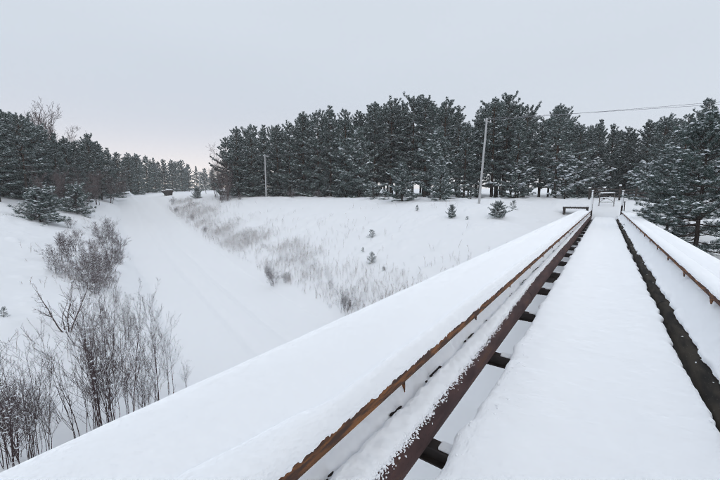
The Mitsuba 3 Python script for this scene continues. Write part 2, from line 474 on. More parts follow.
for sx, X, nm in ((1, RXL, 'left'), (-1, RXR, 'right')):
    vert = [(X, RZ), (X, RZ - 0.092), (X - sx * 0.009, RZ - 0.092), (X - sx * 0.009, RZ - 0.009), (X - sx * 0.08, RZ - 0.009), (X - sx * 0.08, RZ)]
    if sx < 0:
        vert = vert[::-1]
    yy = np.concatenate([[Y0], np.arange(-6, 40.01, 0.5)])
    prf = ring(yy, vert[::-1])
    prf[..., 1] += yn(yy, 0.25, 61, 0.004)[:, None]
    put(numbered(BR + '__rail'), sweep(yy, prf), 'm_rust')
# snow caps on the rails; the inner lip clings unevenly to the face of the iron
fat = s01(1.42, 1.12, YS) * 0.45 + s01(1.2, 0.5, YS) * 0.55
drop = 0.003 + np.clip(yn(YS, 2.2, 71, 0.014) + yn(YS, 22.0, 72, 0.026) + yn(YS, 70.0, 79, 0.030), -0.008, 0.045)
cz = yn(YS, 1.1, 73, 0.014)
rows = [(RXL - 0.10, RZ - 0.035), (RXL - 0.02, RZ + 0.002), (RXL + 0.002, RZ - drop * 0.9), (RXL + 0.007, RZ - drop), (RXL + 0.010, RZ - drop * 0.4 + 0.008), (RXL + 0.008, RZ + 0.026),
        (RXL - 0.01, RZ + 0.070 + cz), (RXL - 0.045 - 0.03 * fat, RZ + 0.112 + cz), (RXL - 0.088 - 0.08 * fat, RZ + 0.108 + cz + 0.02 * fat), (RXL - 0.125 - 0.14 * fat, RZ + 0.066 + cz + 0.03 * fat),
        (RXL - 0.16 - 0.20 * fat, RZ + 0.015), (RXL - 0.17 - 0.20 * fat, RZ - 0.04), (RXL - 0.14, RZ - 0.05)]
pr = ring(YS, rows)
pr = np.concatenate([pr[:, :2], subdiv(pr[:, 2:-1], 3), pr[:, -1:]], 1)
put(BR + '__rail_snow', sweep(YS, bumpy(YS, pr, 0.014, 9.0, 75, 3, keep=2)[:, ::-1]), 'm_snow', True)
drop = 0.016 + np.clip(yn(YS, 5.0, 76, 0.016) + yn(YS, 22.0, 77, 0.014), -0.008, 0.035)
rows = [(RXR + 0.10, RZ - 0.035), (RXR + 0.02, RZ + 0.002), (RXR - 0.003, RZ - drop * 0.9), (RXR - 0.010, RZ - drop), (RXR - 0.013, RZ - drop * 0.4 + 0.008), (RXR - 0.004, RZ + 0.018),
        (RXR + 0.03, RZ + 0.040), (RXR + 0.09, RZ + 0.055), (RXR + 0.16, RZ + 0.058), (RXR + 0.22, RZ + 0.05), (RXR + 0.25, RZ - 0.02), (RXR + 0.2, RZ - 0.09)]
pr = ring(YC, [(np.interp(YC, YS, np.broadcast_to(a, YS.shape)), np.interp(YC, YS, np.broadcast_to(b, YS.shape))) for a, b in rows])
pr = np.concatenate([pr[:, :2], subdiv(pr[:, 2:-1], 3), pr[:, -1:]], 1)
put(BR + '__rail_snow_001', sweep(YC, bumpy(YC, pr, 0.012, 8.0, 78, 3, keep=2)), 'm_snow', True)
# trestles below, and the two posts at the far end
for y in (-7.9, -1.9, 10.1, 20.1, 30.1):
    for x in (-0.9, 0.95):
        put(numbered(BR + '__trestle_leg'), tube([(x * 1.12, y + 0.35, gz(x, y) - 0.5), (x, y + 0.35, -0.36)], 0.085, 10), 'm_dark')
    put(numbered(BR + '__trestle_cap'), box(-2.0, 2.05, y + 0.30, y + 0.40, -0.50, -0.36, 0.01), 'm_dark')
for x, hh in ((-1.07, 1.92), (1.27, 1.88)):
    z0 = gz(x, 40.3) - 0.3
    b = numbered(BR + '__end_post')
    put(b, box(x - 0.075, x + 0.075, 40.22, 40.37, z0, RZ + hh, 0.012), 'm_dark')
    r5 = np.random.default_rng(int(90 + x))
    sn = [box(x - 0.082, x + 0.05, 40.2, 40.24, 0.6 if x < 0 else 1.1, RZ + hh - 0.05, 0.015), box(x - 0.10, x + 0.10, 40.18, 40.41, RZ + hh - 0.015, RZ + hh + 0.10, 0.03)]
    put(b + '__snow', cat(sn), 'm_snow')
put(BR + '__end_brace', box(1.42, 1.5, 40.25, 40.33, gz(1.45, 40.3) - 0.1, RZ + 0.95, 0.01), 'm_dark')


# ---- the two thin pipes beside the deck
def pipe_mesh(x, z, r, y0, y1, sides=40):
    g = np.arange(sides) * 2 * np.pi / sides
    yy = np.array([y0, y1])
    return sweep(yy, np.broadcast_to(np.stack([x + r * np.sin(g), z + r * np.cos(g)], -1), (2, sides, 2)))


PLX, PLZ, PR_ = -1.125, -0.05, 0.15
put('thin_pipe__casing', pipe_mesh(PLX, PLZ, PR_, Y0, 39.6), 'm_brown', 30)
for y in np.arange(-16, 39, 5.7):
    put(numbered('thin_pipe__weld_collar'), pipe_mesh(PLX, PLZ, PR_ + 0.006, y, y + 0.035), 'm_brown', 30)
tag('thin_pipe', 'dark brown steel pipe crusted with snow beside the open gap, left of the walkway', 'pipe', 'thin pipes beside the walkway')
ph = np.radians(33 - 26 * s01(1.6, 9, YS) + yn(YS, 1.6, 81, 6) + yn(YS, 9.0, 82, 7) + yn(YS, 34.0, 83, 6))


def onpipe(a, e):
    return PLX + (PR_ + e) * np.sin(a), PLZ + (PR_ + e) * np.cos(a)


rp = np.random.default_rng(8)
pm = np.zeros_like(YS); yc = 1.15
while yc < 26:
    pm = np.maximum(pm, rp.uniform(0.45, 1.0) * np.exp(-((YS - yc) / (rp.uniform(0.035, 0.10) * (1 + yc * 0.04))) ** 4)); yc += rp.choice([0.11, 0.16, 0.25, 0.6], p=[0.3, 0.3, 0.25, 0.15]) * rp.uniform(0.8, 1.3) * (1 + yc * 0.08)
out = -1.215 + yn(YS, 1.7, 84, 0.02) + yn(YS, 7.0, 85, 0.025) + 0.015 * pm
lump = yn(YS, 2.0, 86, 0.025) + yn(YS, 8.0, 87, 0.018)
rows = [(PLX + 0.02, PLZ + 0.05), onpipe(ph * 0.8, -0.01), onpipe(ph, -0.003), onpipe(ph * 1.02, 0.008), onpipe(ph * 0.9, 0.020), onpipe(ph * 0.62, 0.030), onpipe(ph * 0.3, 0.042),
        (np.maximum(PLX - 0.02, out + 0.07), PLZ + PR_ + 0.052 + lump * 0.3), (np.maximum(PLX - 0.045, out + 0.05), PLZ + PR_ + 0.056 + lump * 0.7), (out + 0.035, PLZ + PR_ + 0.060 + lump), (out, PLZ + PR_ + 0.035 + lump), (out - 0.015, PLZ + PR_ - 0.03), (np.maximum(out, -1.19) + 0.03, PLZ + PR_ - 0.10), (PLX, PLZ + 0.02)]
pr = ring(YS, rows)
pr = np.concatenate([pr[:, :2], subdiv(pr[:, 2:-1], 3), pr[:, -1:]], 1)
put('thin_pipe__snow', sweep(YS, bumpy(YS, pr, 0.030, 16.0, 88, 3, keep=3)[:, ::-1]), 'm_snow', True)
# grains and clods of crusted snow along the ragged edge
rc = np.random.default_rng(4)
n = 9000
yy = 1.0 + 24 * rc.random(n) ** 2.0
aa_ = np.interp(yy, YS, ph) * (0.88 + rc.normal(0, 0.30, n))
cx, czz = onpipe(aa_, 0.002)
rr_ = rc.uniform(0.0035, 0.010, n)
cx, czz = onpipe(aa_, 0.002 + 0.020 * (aa_ < np.interp(yy, YS, ph) * 0.97))
put('thin_pipe__snow_crumbs', domes(np.stack([cx, yy, czz], -1), rr_, rr_ * 1.1, rc), 'm_snow')
tag('thin_pipe__snow_crumbs', kind='stuff')
# snow packed below the big pipe, behind the dark pockets
inn = np.minimum(-1.205 + yn(YS, 1.1, 91, 0.03) + yn(YS, 5.0, 92, 0.03), np.maximum(out + 0.01, -1.26))
rz_ = yn(YS, 3.0, 93, 0.025) + yn(YS, 9.0, 95, 0.02)
pb = pm * 0.03
rows = [(inn - pb, -0.10), (inn + 0.008 - pb, 0.02), (inn - 0.012 - pb, 0.085 + rz_), (inn - 0.05 - 0.75 * pb, 0.145 + rz_ ), (-1.335, 0.25), (-1.37, 0.36), (-1.44, 0.36), (-1.48, 0.0)]
pr = ring(YS, rows)
pr = np.concatenate([subdiv(pr[:, :-2], 3), pr[:, -2:]], 1)
put('thin_pipe__snow_001', sweep(YS, bumpy(YS, pr, 0.035, 12.0, 94, 3)[:, ::-1]), 'm_snow', True)

# torn scraps of the dark lagging felt that stick out of the snow in the groove
yc = 1.35
while yc < 24:
    L_ = rp.choice([0.02, 0.03, 0.05, 0.08]) * rp.uniform(0.8, 1.2) * (1 + 0.03 * yc); W_ = rp.uniform(0.008, 0.016)
    g_ = np.sort(rp.uniform(0, 6.283, 9)); q_ = rp.uniform(0.6, 1.0, 9)
    pl = Polygon(np.stack([np.cos(g_) * L_ * q_, np.sin(g_) * W_ * q_], 1)).buffer(0.004)
    v = np.array(trimesh.creation.extrude_polygon(pl, 0.006).vertices); f_ = np.array(trimesh.creation.extrude_polygon(pl, 0.006).faces)
    v[:, 2] += 2.5 * v[:, 0] ** 2 * rp.uniform(-1, 1)
    v = np.stack([v[:, 1], v[:, 0], v[:, 2]], 1)                     # long side along the pipe
    t_ = rp.uniform(-0.5, 0.3); c_, s_ = math.cos(t_), math.sin(t_)
    v = np.stack([v[:, 0] * c_ + v[:, 2] * s_, v[:, 1], -v[:, 0] * s_ + v[:, 2] * c_], 1)
    put(numbered('lagged_pipe__felt_scrap'), (v + V(np.interp(yc, YS, out) - 0.008, yc, PLZ + PR_ + 0.036 + np.interp(yc, YS, lump)), f_[:, ::-1]), 'm_felt')
    yc += rp.choice([0.06, 0.10, 0.55, 1.3], p=[0.3, 0.3, 0.25, 0.15]) * rp.uniform(0.8, 1.3) * (1 + 0.06 * yc)

# right-hand thin pipe
QX, QZ = 1.02, -0.13
put('thin_pipe_001__casing', pipe_mesh(QX, QZ, PR_, Y0, 37.0), 'm_olive', 30)
for y in np.arange(-15, 37, 5.7):
    put(numbered('thin_pipe_001__weld_collar'), pipe_mesh(QX, QZ, PR_ + 0.006, y, y + 0.035), 'm_olive', 30)
tag('thin_pipe_001', 'blackened pipe bared between broken snow edges, right of the walkway', 'pipe', 'thin pipes beside the walkway')
labels['thin_pipe'].pop('group'); labels['thin_pipe_001'].pop('group')
edge = 0.995 + 0.02 * s01(6, 4, YS) - 0.05 * s01(11, 16, YS) + yn(YS, 0.9, 101, 0.035) + yn(YS, 3.5, 102, 0.035) + yn(YS, 14.0, 103, 0.026)
edge = edge + 0.05 * s01(0.2, 0.6, yn(YS, 5.5, 108, 1.0)) - 0.05 * s01(0.1, 0.5, yn(YS, 2.4, 109, 1.0)) + 0.03 * s01(12, 20, YS)
th = 0.030 + 0.03 * nnoise(np.stack([YS * 3.1, YS * 0, YS * 0], -1), 104)
rows = [(1.14, -0.02), (edge + 0.07, 0.012), (edge + 0.015, 0.022), (edge, 0.035), (edge + 0.004, 0.035 + th), (edge + 0.03, 0.06 + th), (1.075, 0.115), (1.14, 0.165 + yn(YS, 0.8, 105, 0.02)),
        (1.20, 0.225 + yn(YS, 0.8, 105, 0.03)), (1.28, 0.30 + yn(YS, 0.9, 106, 0.03)), (1.36, 0.37), (1.42, 0.40), (1.45, 0.1), (1.3, -0.05)]
pr = ring(YS, rows)
pr = np.concatenate([pr[:, :2], subdiv(pr[:, 2:-2], 3), pr[:, -2:]], 1)
put('thin_pipe_001__snow', sweep(YS, bumpy(YS, pr, 0.026, 7.0, 107, 3, keep=2)), 'm_snow', True)

n = 45
yy = 2.0 + 30 * rc.random(n) ** 1.6
rr_ = rc.uniform(0.004, 0.018, n)
xa = QX - 0.02 - 0.10 * rc.random(n)
put('thin_pipe_001__snow_clods', domes(np.stack([xa, yy, QZ + np.sqrt(PR_ ** 2 - (xa - QX) ** 2) - 0.003], -1), rr_, rr_ * 0.7, rc), 'm_snow')
tag('thin_pipe_001__snow_clods', kind='stuff')

# ---- the two big lagged pipes outside the rails, with their snow
for sx, key, cxp, lab in ((1, 'lagged_pipe', -1.80, 'broad lagged pipe rounded over with smooth deep snow along the left side of the footbridge'), (-1, 'lagged_pipe_001', 1.70, 'broad lagged pipe under a flat ribbon of snow along the right side of the footbridge')):
    rB = 0.46 if sx > 0 else 0.40
    zB = 0.14
    put(key + '__casing', pipe_mesh(cxp, zB, rB, Y0, 39.8, 48), 'm_wrap', 30)
    for y in np.arange(-18, 39, 3.1):
        put(numbered(key + '__strap'), pipe_mesh(cxp, zB, rB + 0.006, y, y + 0.05, 48), 'm_wrap', 30)
    tag(key, lab, 'pipe')
    f3 = s01(1.4, 0.6, YC) * (sx > 0)
    wv = yn(YC, 0.35, 111 + sx, 0.03)
    if sx > 0:
        rows = [(-1.21, 0.47), (-1.19 - 0.14 * f3, 0.555 - 0.02 * f3), (-1.27 - 0.12 * f3, 0.552 + wv * 0.3), (-1.40 - 0.06 * f3, 0.578 + wv * 0.4), (-1.54, 0.618 + wv * 0.5), (-1.66, 0.652 + wv * 0.6), (-1.78, 0.665 + wv * 0.6), (-1.90, 0.662 + wv * 0.5), (-2.0, 0.640 + wv * 0.3),
                (-2.09, 0.595), (-2.17, 0.52), (-2.235, 0.42), (-2.27, 0.30), (-2.28, 0.18), (-2.24, 0.10), (-2.15, 0.2), (-1.8, 0.5)]
    else:
        rows = [(1.44, 0.44), (1.44, 0.56), (1.50, 0.592 + wv * 0.3), (1.58, 0.610 + wv * 0.4), (1.68, 0.622 + wv * 0.4), (1.78, 0.618 + wv * 0.4), (1.87, 0.60 + wv * 0.3), (1.95, 0.562), (2.02, 0.50), (2.07, 0.41), (2.10, 0.30), (2.09, 0.2), (2.03, 0.2), (1.7, 0.46)]
    pr = ring(YC, rows)
    pr = np.concatenate([pr[:, :1], subdiv(pr[:, 1:-2], 3), pr[:, -2:]], 1)
    pr = bumpy(YC, pr, 0.012, 3.0, 115 + sx, 3, keep=1)
    put(key + '__snow', sweep(YC, pr[:, ::-1] if sx > 0 else pr), 'm_snow', True)

# ------------------------------------------------------------------ slab ledges, fence, barrier
def snow_on(x0, x1, y0, y1, z, h, seed, over=0.05):
    """A pillow of snow lying on a flat top."""
    nx, ny = max(6, int((x1 - x0) / 0.1)), max(6, int((y1 - y0) / 0.1))
    u, v = np.meshgrid(np.linspace(-1, 1, nx), np.linspace(-1, 1, ny), indexing='ij')
    X = (x0 + x1) / 2 + u * ((x1 - x0) / 2 + over); Yv = (y0 + y1) / 2 + v * ((y1 - y0) / 2 + over)
    e = (1 - np.abs(u) ** 6) * (1 - np.abs(v) ** 6)
    top = z - 0.03 * (1 - np.sqrt(e)) + h * np.sqrt(e) * (0.75 + 0.5 * f2(X, Yv, 1.3, 3, seed))
    bot = np.full_like(top, z - 0.001) - 0.03 * (1 - np.sqrt(e))
    g = np.stack([X, Yv, top], -1).reshape(-1, 3); b = np.stack([X, Yv, bot], -1).reshape(-1, 3)
    i, j = np.meshgrid(np.arange(nx - 1), np.arange(ny - 1), indexing='ij')
    q = np.stack([i * ny + j, (i + 1) * ny + j, (i + 1) * ny + j + 1, i * ny + j + 1], -1).reshape(-1, 4)
    f = np.vstack([q[:, [0, 1, 2]], q[:, [0, 2, 3]]])
    return np.vstack([g, b]), np.vstack([f, f[:, ::-1] + len(g)])


def rot_at(mesh, ang, P):
    v, f = mesh
    c, s = math.cos(ang), math.sin(ang)
    w = v.copy(); w[:, 0] = c * v[:, 0] - s * v[:, 1] + P[0]; w[:, 1] = s * v[:, 0] + c * v[:, 1] + P[1]; w[:, 2] += P[2]
    return w, f


def ledge(key, P, ang, L, D, top, thick, label):
    """A slab on stub walls, snow on top."""
    put(key + '__slab', rot_at(box(-L / 2, L / 2, -D / 2, D / 2, top - thick, top, 0.015), ang, P), 'm_dark')
    put(numbered(key + '__leg'), rot_at(box(-L / 2 + 0.03, -L / 2 + 0.2, -D / 2 + 0.03, D / 2 - 0.03, -0.6, top - thick - 0.002, 0.01), ang, P), 'm_dark')
    put(numbered(key + '__leg'), rot_at(box(L / 2 - 0.2, L / 2 - 0.03, -D / 2 + 0.03, D / 2 - 0.03, -0.6, top - thick - 0.002, 0.01), ang, P), 'm_dark')
    put(key + '__snow', rot_at(snow_on(-L / 2, L / 2, -D / 2, D / 2, top + 0.002, 0.22, len(key)), ang, P), 'm_snow', True)
    tag(key, label, 'ledge')


ledge('pipe_support_ledge', V(-2.42, 40.9, 0.0), 0.0, 2.2, 1.0, 0.95, 0.20, 'dark snow-capped slab ledge against the left post at the far end of the footbridge')
Pl = spot(172, 86.0)
k = 'culvert_wing_wall'
g = trimesh.creation.extrude_polygon(Polygon([(-2.0, 1.75), (1.5, 2.1), (1.25, 1.2), (0.7, -0.5), (-0.1, -0.5), (-0.6, 0.75), (-1.7, 1.45)]), 1.6)
v = np.array(g.vertices) * 0.8
Pl = Pl - V(0, 0, 0.35)
put(k + '__wall', rot_at((np.stack([v[:, 0], -v[:, 2], v[:, 1]], 1), np.array(g.faces)), YAW - 0.5, Pl), 'm_dark')
u_ = snow_on(-1.6, 1.2, -1.28, 0, 0, 0.22, 7)
u_[0][:, 2] += 1.56 + 0.1 * u_[0][:, 0]
put(k + '__snow', rot_at(u_, YAW - 0.5, Pl), 'm_snow', True)
tag(k, 'far dark wedge-shaped wall jutting from the snow near the top of the cutting', 'wall')

# the small barrier beside the left post
BP = V(-0.55, 44.0, gz(-0.55, 44.0))
bar = 'metal_barrier'
for x in (0.0, 1.25):
    put(numbered(bar + '__upright'), tube([BP + V(x, 0, -0.2), BP + V(x, 0, 1.35)], 0.035, 8), 'm_wood')
for z in (1.32, 0.85, 0.4):
    put(numbered(bar + '__cross_bar'), tube([BP + V(0, 0, z), BP + V(1.25, 0, z)], 0.028, 8), 'm_wood')
for a, b in ((0.0, 0.62), (1.25, 0.63)):
    put(numbered(bar + '__brace'), tube([BP + V(a, 0.03, 0.42), BP + V(b, 0.03, 0.83)], 0.022, 6), 'm_wood')
put(bar + '__snow', cat([snow_on(BP[0] - 0.04, BP[0] + 1.29, 43.96, 44.04, BP[2] + 1.35, 0.10, 3, 0.03), snow_on(BP[0] - 0.02, BP[0] + 1.27, 43.97, 44.03, BP[2] + 0.88, 0.07, 4, 0.02)]), 'm_snow', True)
tag(bar, 'small snow-lined tubular barrier with crossed braces just past the left end post', 'barrier')

# wooden fence behind
fe = 'plank_fence'
FX = np.linspace(-1.6, 5.4, 6)
FY = 47.5
for k, x in enumerate(FX):
    z = gz(x, FY)
    p = numbered(fe + '__post')
    tall = 1.6 if k in (2, 3) else 1.2
    put(p, box(x - 0.09, x + 0.09, FY - 0.09, FY + 0.09, z - 0.4, z + tall, 0.012), 'm_dark')
    put(p + '__snow', snow_on(x - 0.13, x + 0.13, FY - 0.13, FY + 0.13, z + tall + 0.002, 0.12, k, 0.02), 'm_snow', True)
for k in range(5):
    xa, xb = FX[k] + 0.092, FX[k + 1] - 0.092
    za, zb = gz(FX[k], FY), gz(FX[k + 1], FY)
    for hgt in (0.40, 0.78, 1.12):
        v, f = box(0, 1, FY - 0.03, FY + 0.03, -0.07, 0.07, 0.008)
        v = v.copy(); u = v[:, 0].copy(); v[:, 0] = xa + u * (xb - xa); v[:, 2] += hgt + za + u * (zb - za)
        put(numbered(fe + '__rail'), (v, f), 'm_dark')
tag(fe, 'low dark rail fence with snow-capped posts crossing behind the end of the footbridge', 'fence')

# ------------------------------------------------------------------ poles and wires
def pole(px, Z, ytop, lean_px, label, arm=0.0, key=None, r=0.13):
    P = spot(px, Z); h = height_to(P, ytop)
    k = numbered('utility_pole'); tp = P + V(0, 0, h) + RGT * lean_px * Z / 340.0
    put(k + '__pole', tube(np.linspace(P - V(0, 0, 0.6), tp, 8), np.linspace(r * 1.15, r * 0.8, 8), 12), 'm_pole', 40)
    ad = RGT * 0.8 + HF * 0.6
    put(k + '__crossarm', tube([tp + V(0, 0, -0.22) - ad * arm, tp + V(0, 0, -0.22) + ad * 0.75], 0.05, 8), 'm_pole')
    for a in (-arm, 0.62):
        put(numbered(k + '__insulator'), tube(np.array([tp + V(0, 0, -0.18) + ad * a, tp + V(0, 0, 0.0) + ad * a]), [0.06, 0.035], 8), 'm_white_paint')
    put(k + '__snow', cat([domes(np.array([tp + V(0, 0, -0.01)]), np.array([r * 1.0]), 0.12, np.random.default_rng(1))]), 'm_bough_snow')
    tag(k, label, 'utility pole')
    return tp, ad


t1, ad = pole(478, 34.0, 119, 4.5, 'tall pale grey pole leaning slightly right in front of the central pines', 0.35, r=0.105)
t2, _ = pole(267, 66.0, 155, 0.0, 'upright pale grey pole at the foot of the dense left part of the pine wood', 0.3)
t3, _ = pole(201.8, 104.0, 172, -0.4, 'small far grey pole standing in the open snow beside the far end of the cutting', 0.3, r=0.12)
q0 = spot(208, 103.0)
put('utility_pole_002__brace', tube([q0 - V(0, 0, 0.3), (q0 + t3) / 2 + (t3 - q0) * 0.18], 0.09, 10), 'm_pole')
t4 = EYEP + ray(1010, 84) * 27.5


def wire(a, b, sag, r=0.015):
    u = np.linspace(0, 1, 28)[:, None]
    return tube(a + (b - a) * u - V(0, 0, 1) * 4 * sag * u * (1 - u), r, 5)


for off in (-0.30, 0.62):
    a3, a2, a1, a4 = (t + ad * off for t in (t3, t2, t1, t4))
    put(numbered('power_line__wire'), cat([wire(a3, a2, 0.5, 0.007), wire(a2, a1, 0.7, 0.006), wire(a1, a4 + V(0, 0, 0.75 * (off > 0)), 0.12)]), 'm_wire')
tag('power_line', 'pair of thin overhead wires crossing the grey sky above the trees at the right', 'power line')

# ------------------------------------------------------------------ trees
def needles(P, D, rng, nn, ln, wd, lo=0.35, hi=1.25):
    """nn needle blades per shoot at P along D."""
    n = len(P)
    a = np.cross(D, rng.normal(size=(n, 3))); a /= np.linalg.norm(a, axis=1, keepdims=True) + 1e-9
    b = np.cross(D, a)
    g = rng.uniform(0, 6.283, (n, nn)); th_ = rng.uniform(lo, hi, (n, nn))
    d = np.cos(th_)[..., None] * D[:, None] + np.sin(th_)[..., None] * (np.cos(g)[..., None] * a[:, None] + np.sin(g)[..., None] * b[:, None])
    L = ln * rng.uniform(0.7, 1.25, (n, nn))[..., None]
    base = P[:, None] + D[:, None] * (rng.uniform(-0.5, 0.25, (n, nn)) * ln)[..., None]
    tip = base + d * L
    side = np.cross(d, rng.normal(size=(n, nn, 3))); side /= np.linalg.norm(side, axis=-1, keepdims=True) + 1e-9
    mid = base + d * L * 0.45
    v = np.stack([base, mid + side * wd / 2, tip, mid - side * wd / 2], 2)
    k = np.arange(n * nn)[:, None] * 4
    f = np.concatenate([k + np.array([[0, 1, 2]]), k + np.array([[0, 2, 3]])], 0)
    return v.reshape(-1, 3), f


def pine(seed, H=13.0, cb=0.12, R=2.6, conic=0.5, nn=12, ln=0.24, wd=0.055, step=0.85, snow=0.30, gap=0.15, slv=0.50, snow_r=0.15, bare=0.26, fan=0.8, droop=0.0):
    """(stem and limbs, needles, snow) of a pine about H tall."""
    rng = np.random.default_rng(seed)
    hs = np.linspace(0, H, 14)
    bend = np.cumsum(rng.normal(0, 0.016 * H / 13, (14, 2)), 0); bend -= bend[0]
    axis = np.c_[bend, hs]
    r0 = 0.011 * H + 0.02
    stem = tube(axis, r0 * (1 - hs / H) ** 0.8 + 0.012, 8)
    segs = [[], [], [], []]
    TP, TD, TW = [], [], []
    hl = [cb * H]
    while hl[-1] < H * 0.97:
        u = (hl[-1] - cb * H) / (H * (1 - cb))
        hl.append(hl[-1] + step * rng.uniform(0.7, 1.3) * (1.0 - 0.45 * u) * (H / 13) ** 0.6)
    lobe = rng.uniform(0, 6.283, 3)
    for h in hl[:-1]:
        u = (h - cb * H) / (H * (1 - cb))
        prof = (1 - u) ** conic * (0.62 + 0.38 * min(1, u * 3.0 + 0.25))
        g0 = rng.uniform(0, 6.283)
        nb = rng.integers(4, 7)
        whorl = rng.uniform(0.75, 1.2)
        for k in range(nb):
            hh = h + rng.normal(0, 0.10 * step)
            c0 = np.array([np.interp(hh, hs, axis[:, 0]), np.interp(hh, hs, axis[:, 1]), hh])
            g = g0 + k * 6.283 / nb + rng.normal(0, 0.28)
            side = 1 + 0.22 * math.cos(g - lobe[0]) * math.sin(3.0 * u + lobe[1])
            L = R * prof * whorl * side * np.clip(rng.lognormal(-0.08, 0.33), 0.35, 1.5) + 0.25
            el = np.radians(-12 + 62 * u ** 1.2 - droop * (1 - u) + rng.normal(0, 11))
            m = max(4, int(L / 0.3))
            t = np.linspace(0, 1, m)
            elv = el + (0.75 - 0.35 * u) * (t - 0.30)
            ds = L / (m - 1)
            dx = np.cos(elv) * ds; dz = np.sin(elv) * ds
            xy = np.r_[0, np.cumsum(dx[1:])]; zz = np.r_[0, np.cumsum(dz[1:])]
            gg = g + np.cumsum(rng.normal(0, 0.10, m))
            pts = c0 + np.c_[np.cos(gg) * xy, np.sin(gg) * xy, zz]
            rb = (0.010 + 0.012 * L) * (1 - 0.85 * t)
            segs[0].append(pts[:-1]); segs[1].append(pts[1:]); segs[2].append(rb[:-1]); segs[3].append(rb[1:])
            bd = np.gradient(pts, axis=0); bd /= np.linalg.norm(bd, axis=1, keepdims=True)
            ss = np.arange(max(0.3, bare * L) if L > 0.9 else 0.12, L, gap)
            for s_ in ss:                                                 # side shoots
                q_ = s_ / L
                p = np.array([np.interp(q_, t, pts[:, a]) for a in range(3)]); d = np.array([np.interp(q_, t, bd[:, a]) for a in range(3)])
                lat = np.array([-d[1], d[0], 0]) * rng.choice([-1, 1])
                sd = d * 0.75 + lat * rng.uniform(0.3, 1.0) * fan + V(0, 0, rng.uniform(0.0, 0.45)); sd /= np.linalg.norm(sd)
                sl = min(0.75, 0.12 + 0.38 * (L - s_)) * rng.uniform(0.6, 1.2)
                e = p + sd * sl
                segs[0].append(p[None]); segs[1].append(e[None]); segs[2].append([0.010]); segs[3].append([0.004])
                kk = max(1, int(sl / 0.18))
                for w_ in range(kk):
                    TP.append(p + sd * sl * (w_ + 1) / kk); TD.append(sd * 0.8 + V(0, 0, 0.35)); TW.append(q_)
            TP.append(pts[-1]); TD.append(bd[-1] + V(0, 0, 0.3)); TW.append(1.0)
    for q_ in np.arange(0, 0.10, 0.014):
        TP.append(axis[-1] - V(0, 0, q_ * H * 0.9)); TD.append(V(rng.normal(0, 0.3), rng.normal(0, 0.3), 1.0)); TW.append(1.0)
    TP, TD, TW = np.array(TP), np.array(TD), np.array(TW)
    TP = TP + rng.normal(0, 0.03, TP.shape)
    TD = TD / np.linalg.norm(TD, axis=1, keepdims=True)
    limbs = tubes3(np.vstack(segs[0]), np.vstack(segs[1]), np.concatenate(segs[2]), np.concatenate(segs[3]))
    nd = needles(TP, TD, rng, nn, ln, wd)
    pick = rng.random(len(TP)) < snow * (0.5 + 0.5 * TW)
    sp = TP[pick] + V(0, 0, 0.04)
    r = snow_r * rng.uniform(0.45, 1.25, len(sp)) * np.where(rng.random(len(sp)) < 0.05, 1.5, 1.0)
    dm = domes(sp, r, r * 0.55, rng, 0.25)
    v, f = needles(TP + V(0, 0, 0.035), TD, rng, max(1, int(nn * slv)), ln * 0.9, wd * 0.9, 0.5, 1.2)
    return cat([stem, limbs]), nd, dm, (v, f)


VAR = {}


def variant(name, mat='m_needle', **k):
    a, b, c, d = pine(**k)
    scene[name] = {'type': 'shapegroup', 'trunk': mikit.ply(a, 'm_bark'), 'crown': mikit.ply(b, mat), 'frost': mikit.ply(d, 'm_frost'), 'snow': mikit.ply(c, 'm_bough_snow')}
    VAR[name] = k['H']


mats = ['m_needle', 'm_needle_dark', 'm_needle_pale']
for k in range(5):       # full-crowned edge pines, boughs nearly to the ground
    variant(f'shape_full_pine_{k}', mats[k % 3], seed=10 + k, H=13.0, cb=0.05, R=3.2 + 0.25 * (k % 3), conic=(0.62, 0.75, 0.55, 0.85, 0.68)[k])
for k in range(5):       # taller pines with a bare foot
    variant(f'shape_tall_pine_{k}', mats[(k + 1) % 3], seed=20 + k, H=15.0, cb=(0.18, 0.26, 0.32, 0.22, 0.38)[k], R=3.0 + 0.12 * k, conic=(0.50, 0.62, 0.45, 0.72, 0.42)[k])
for k in range(2):       # heavily snowed pale young pines
    variant(f'shape_frosted_pine_{k}', 'm_needle_pale', seed=30 + k, H=7.0, cb=0.04, R=2.4, conic=0.85, step=0.6, snow=0.55, slv=0.5, gap=0.13, snow_r=0.14)
variant('shape_laden_pine', 'm_needle', seed=37, H=5.0, cb=0.12, R=2.7, conic=0.5, step=0.8, snow=0.55, slv=0.4, gap=0.16, snow_r=0.24)
for k in range(3):       # knee to head high young pines
    variant(f'shape_young_pine_{k}', 'm_needle_pale', seed=40 + k, H=2.2, cb=0.04, R=0.95 + 0.1 * k, conic=0.8, step=1.0, nn=12, ln=0.17, wd=0.020, gap=0.15, snow=0.45, slv=0.4, snow_r=0.09, bare=0.25)
variant('shape_near_pine', 'm_needle', seed=51, H=8.0, cb=0.03, R=3.1, conic=0.62, step=0.47, nn=20, ln=0.19, wd=0.022, gap=0.12, snow=0.42, slv=0.45, snow_r=0.12, bare=0.28)
variant('shape_low_pine', 'm_needle', seed=52, H=2.3, cb=0.02, R=1.7, conic=0.55, step=0.46, nn=15, ln=0.18, wd=0.022, gap=0.12, snow=0.42, slv=0.35, snow_r=0.11, bare=0.22)


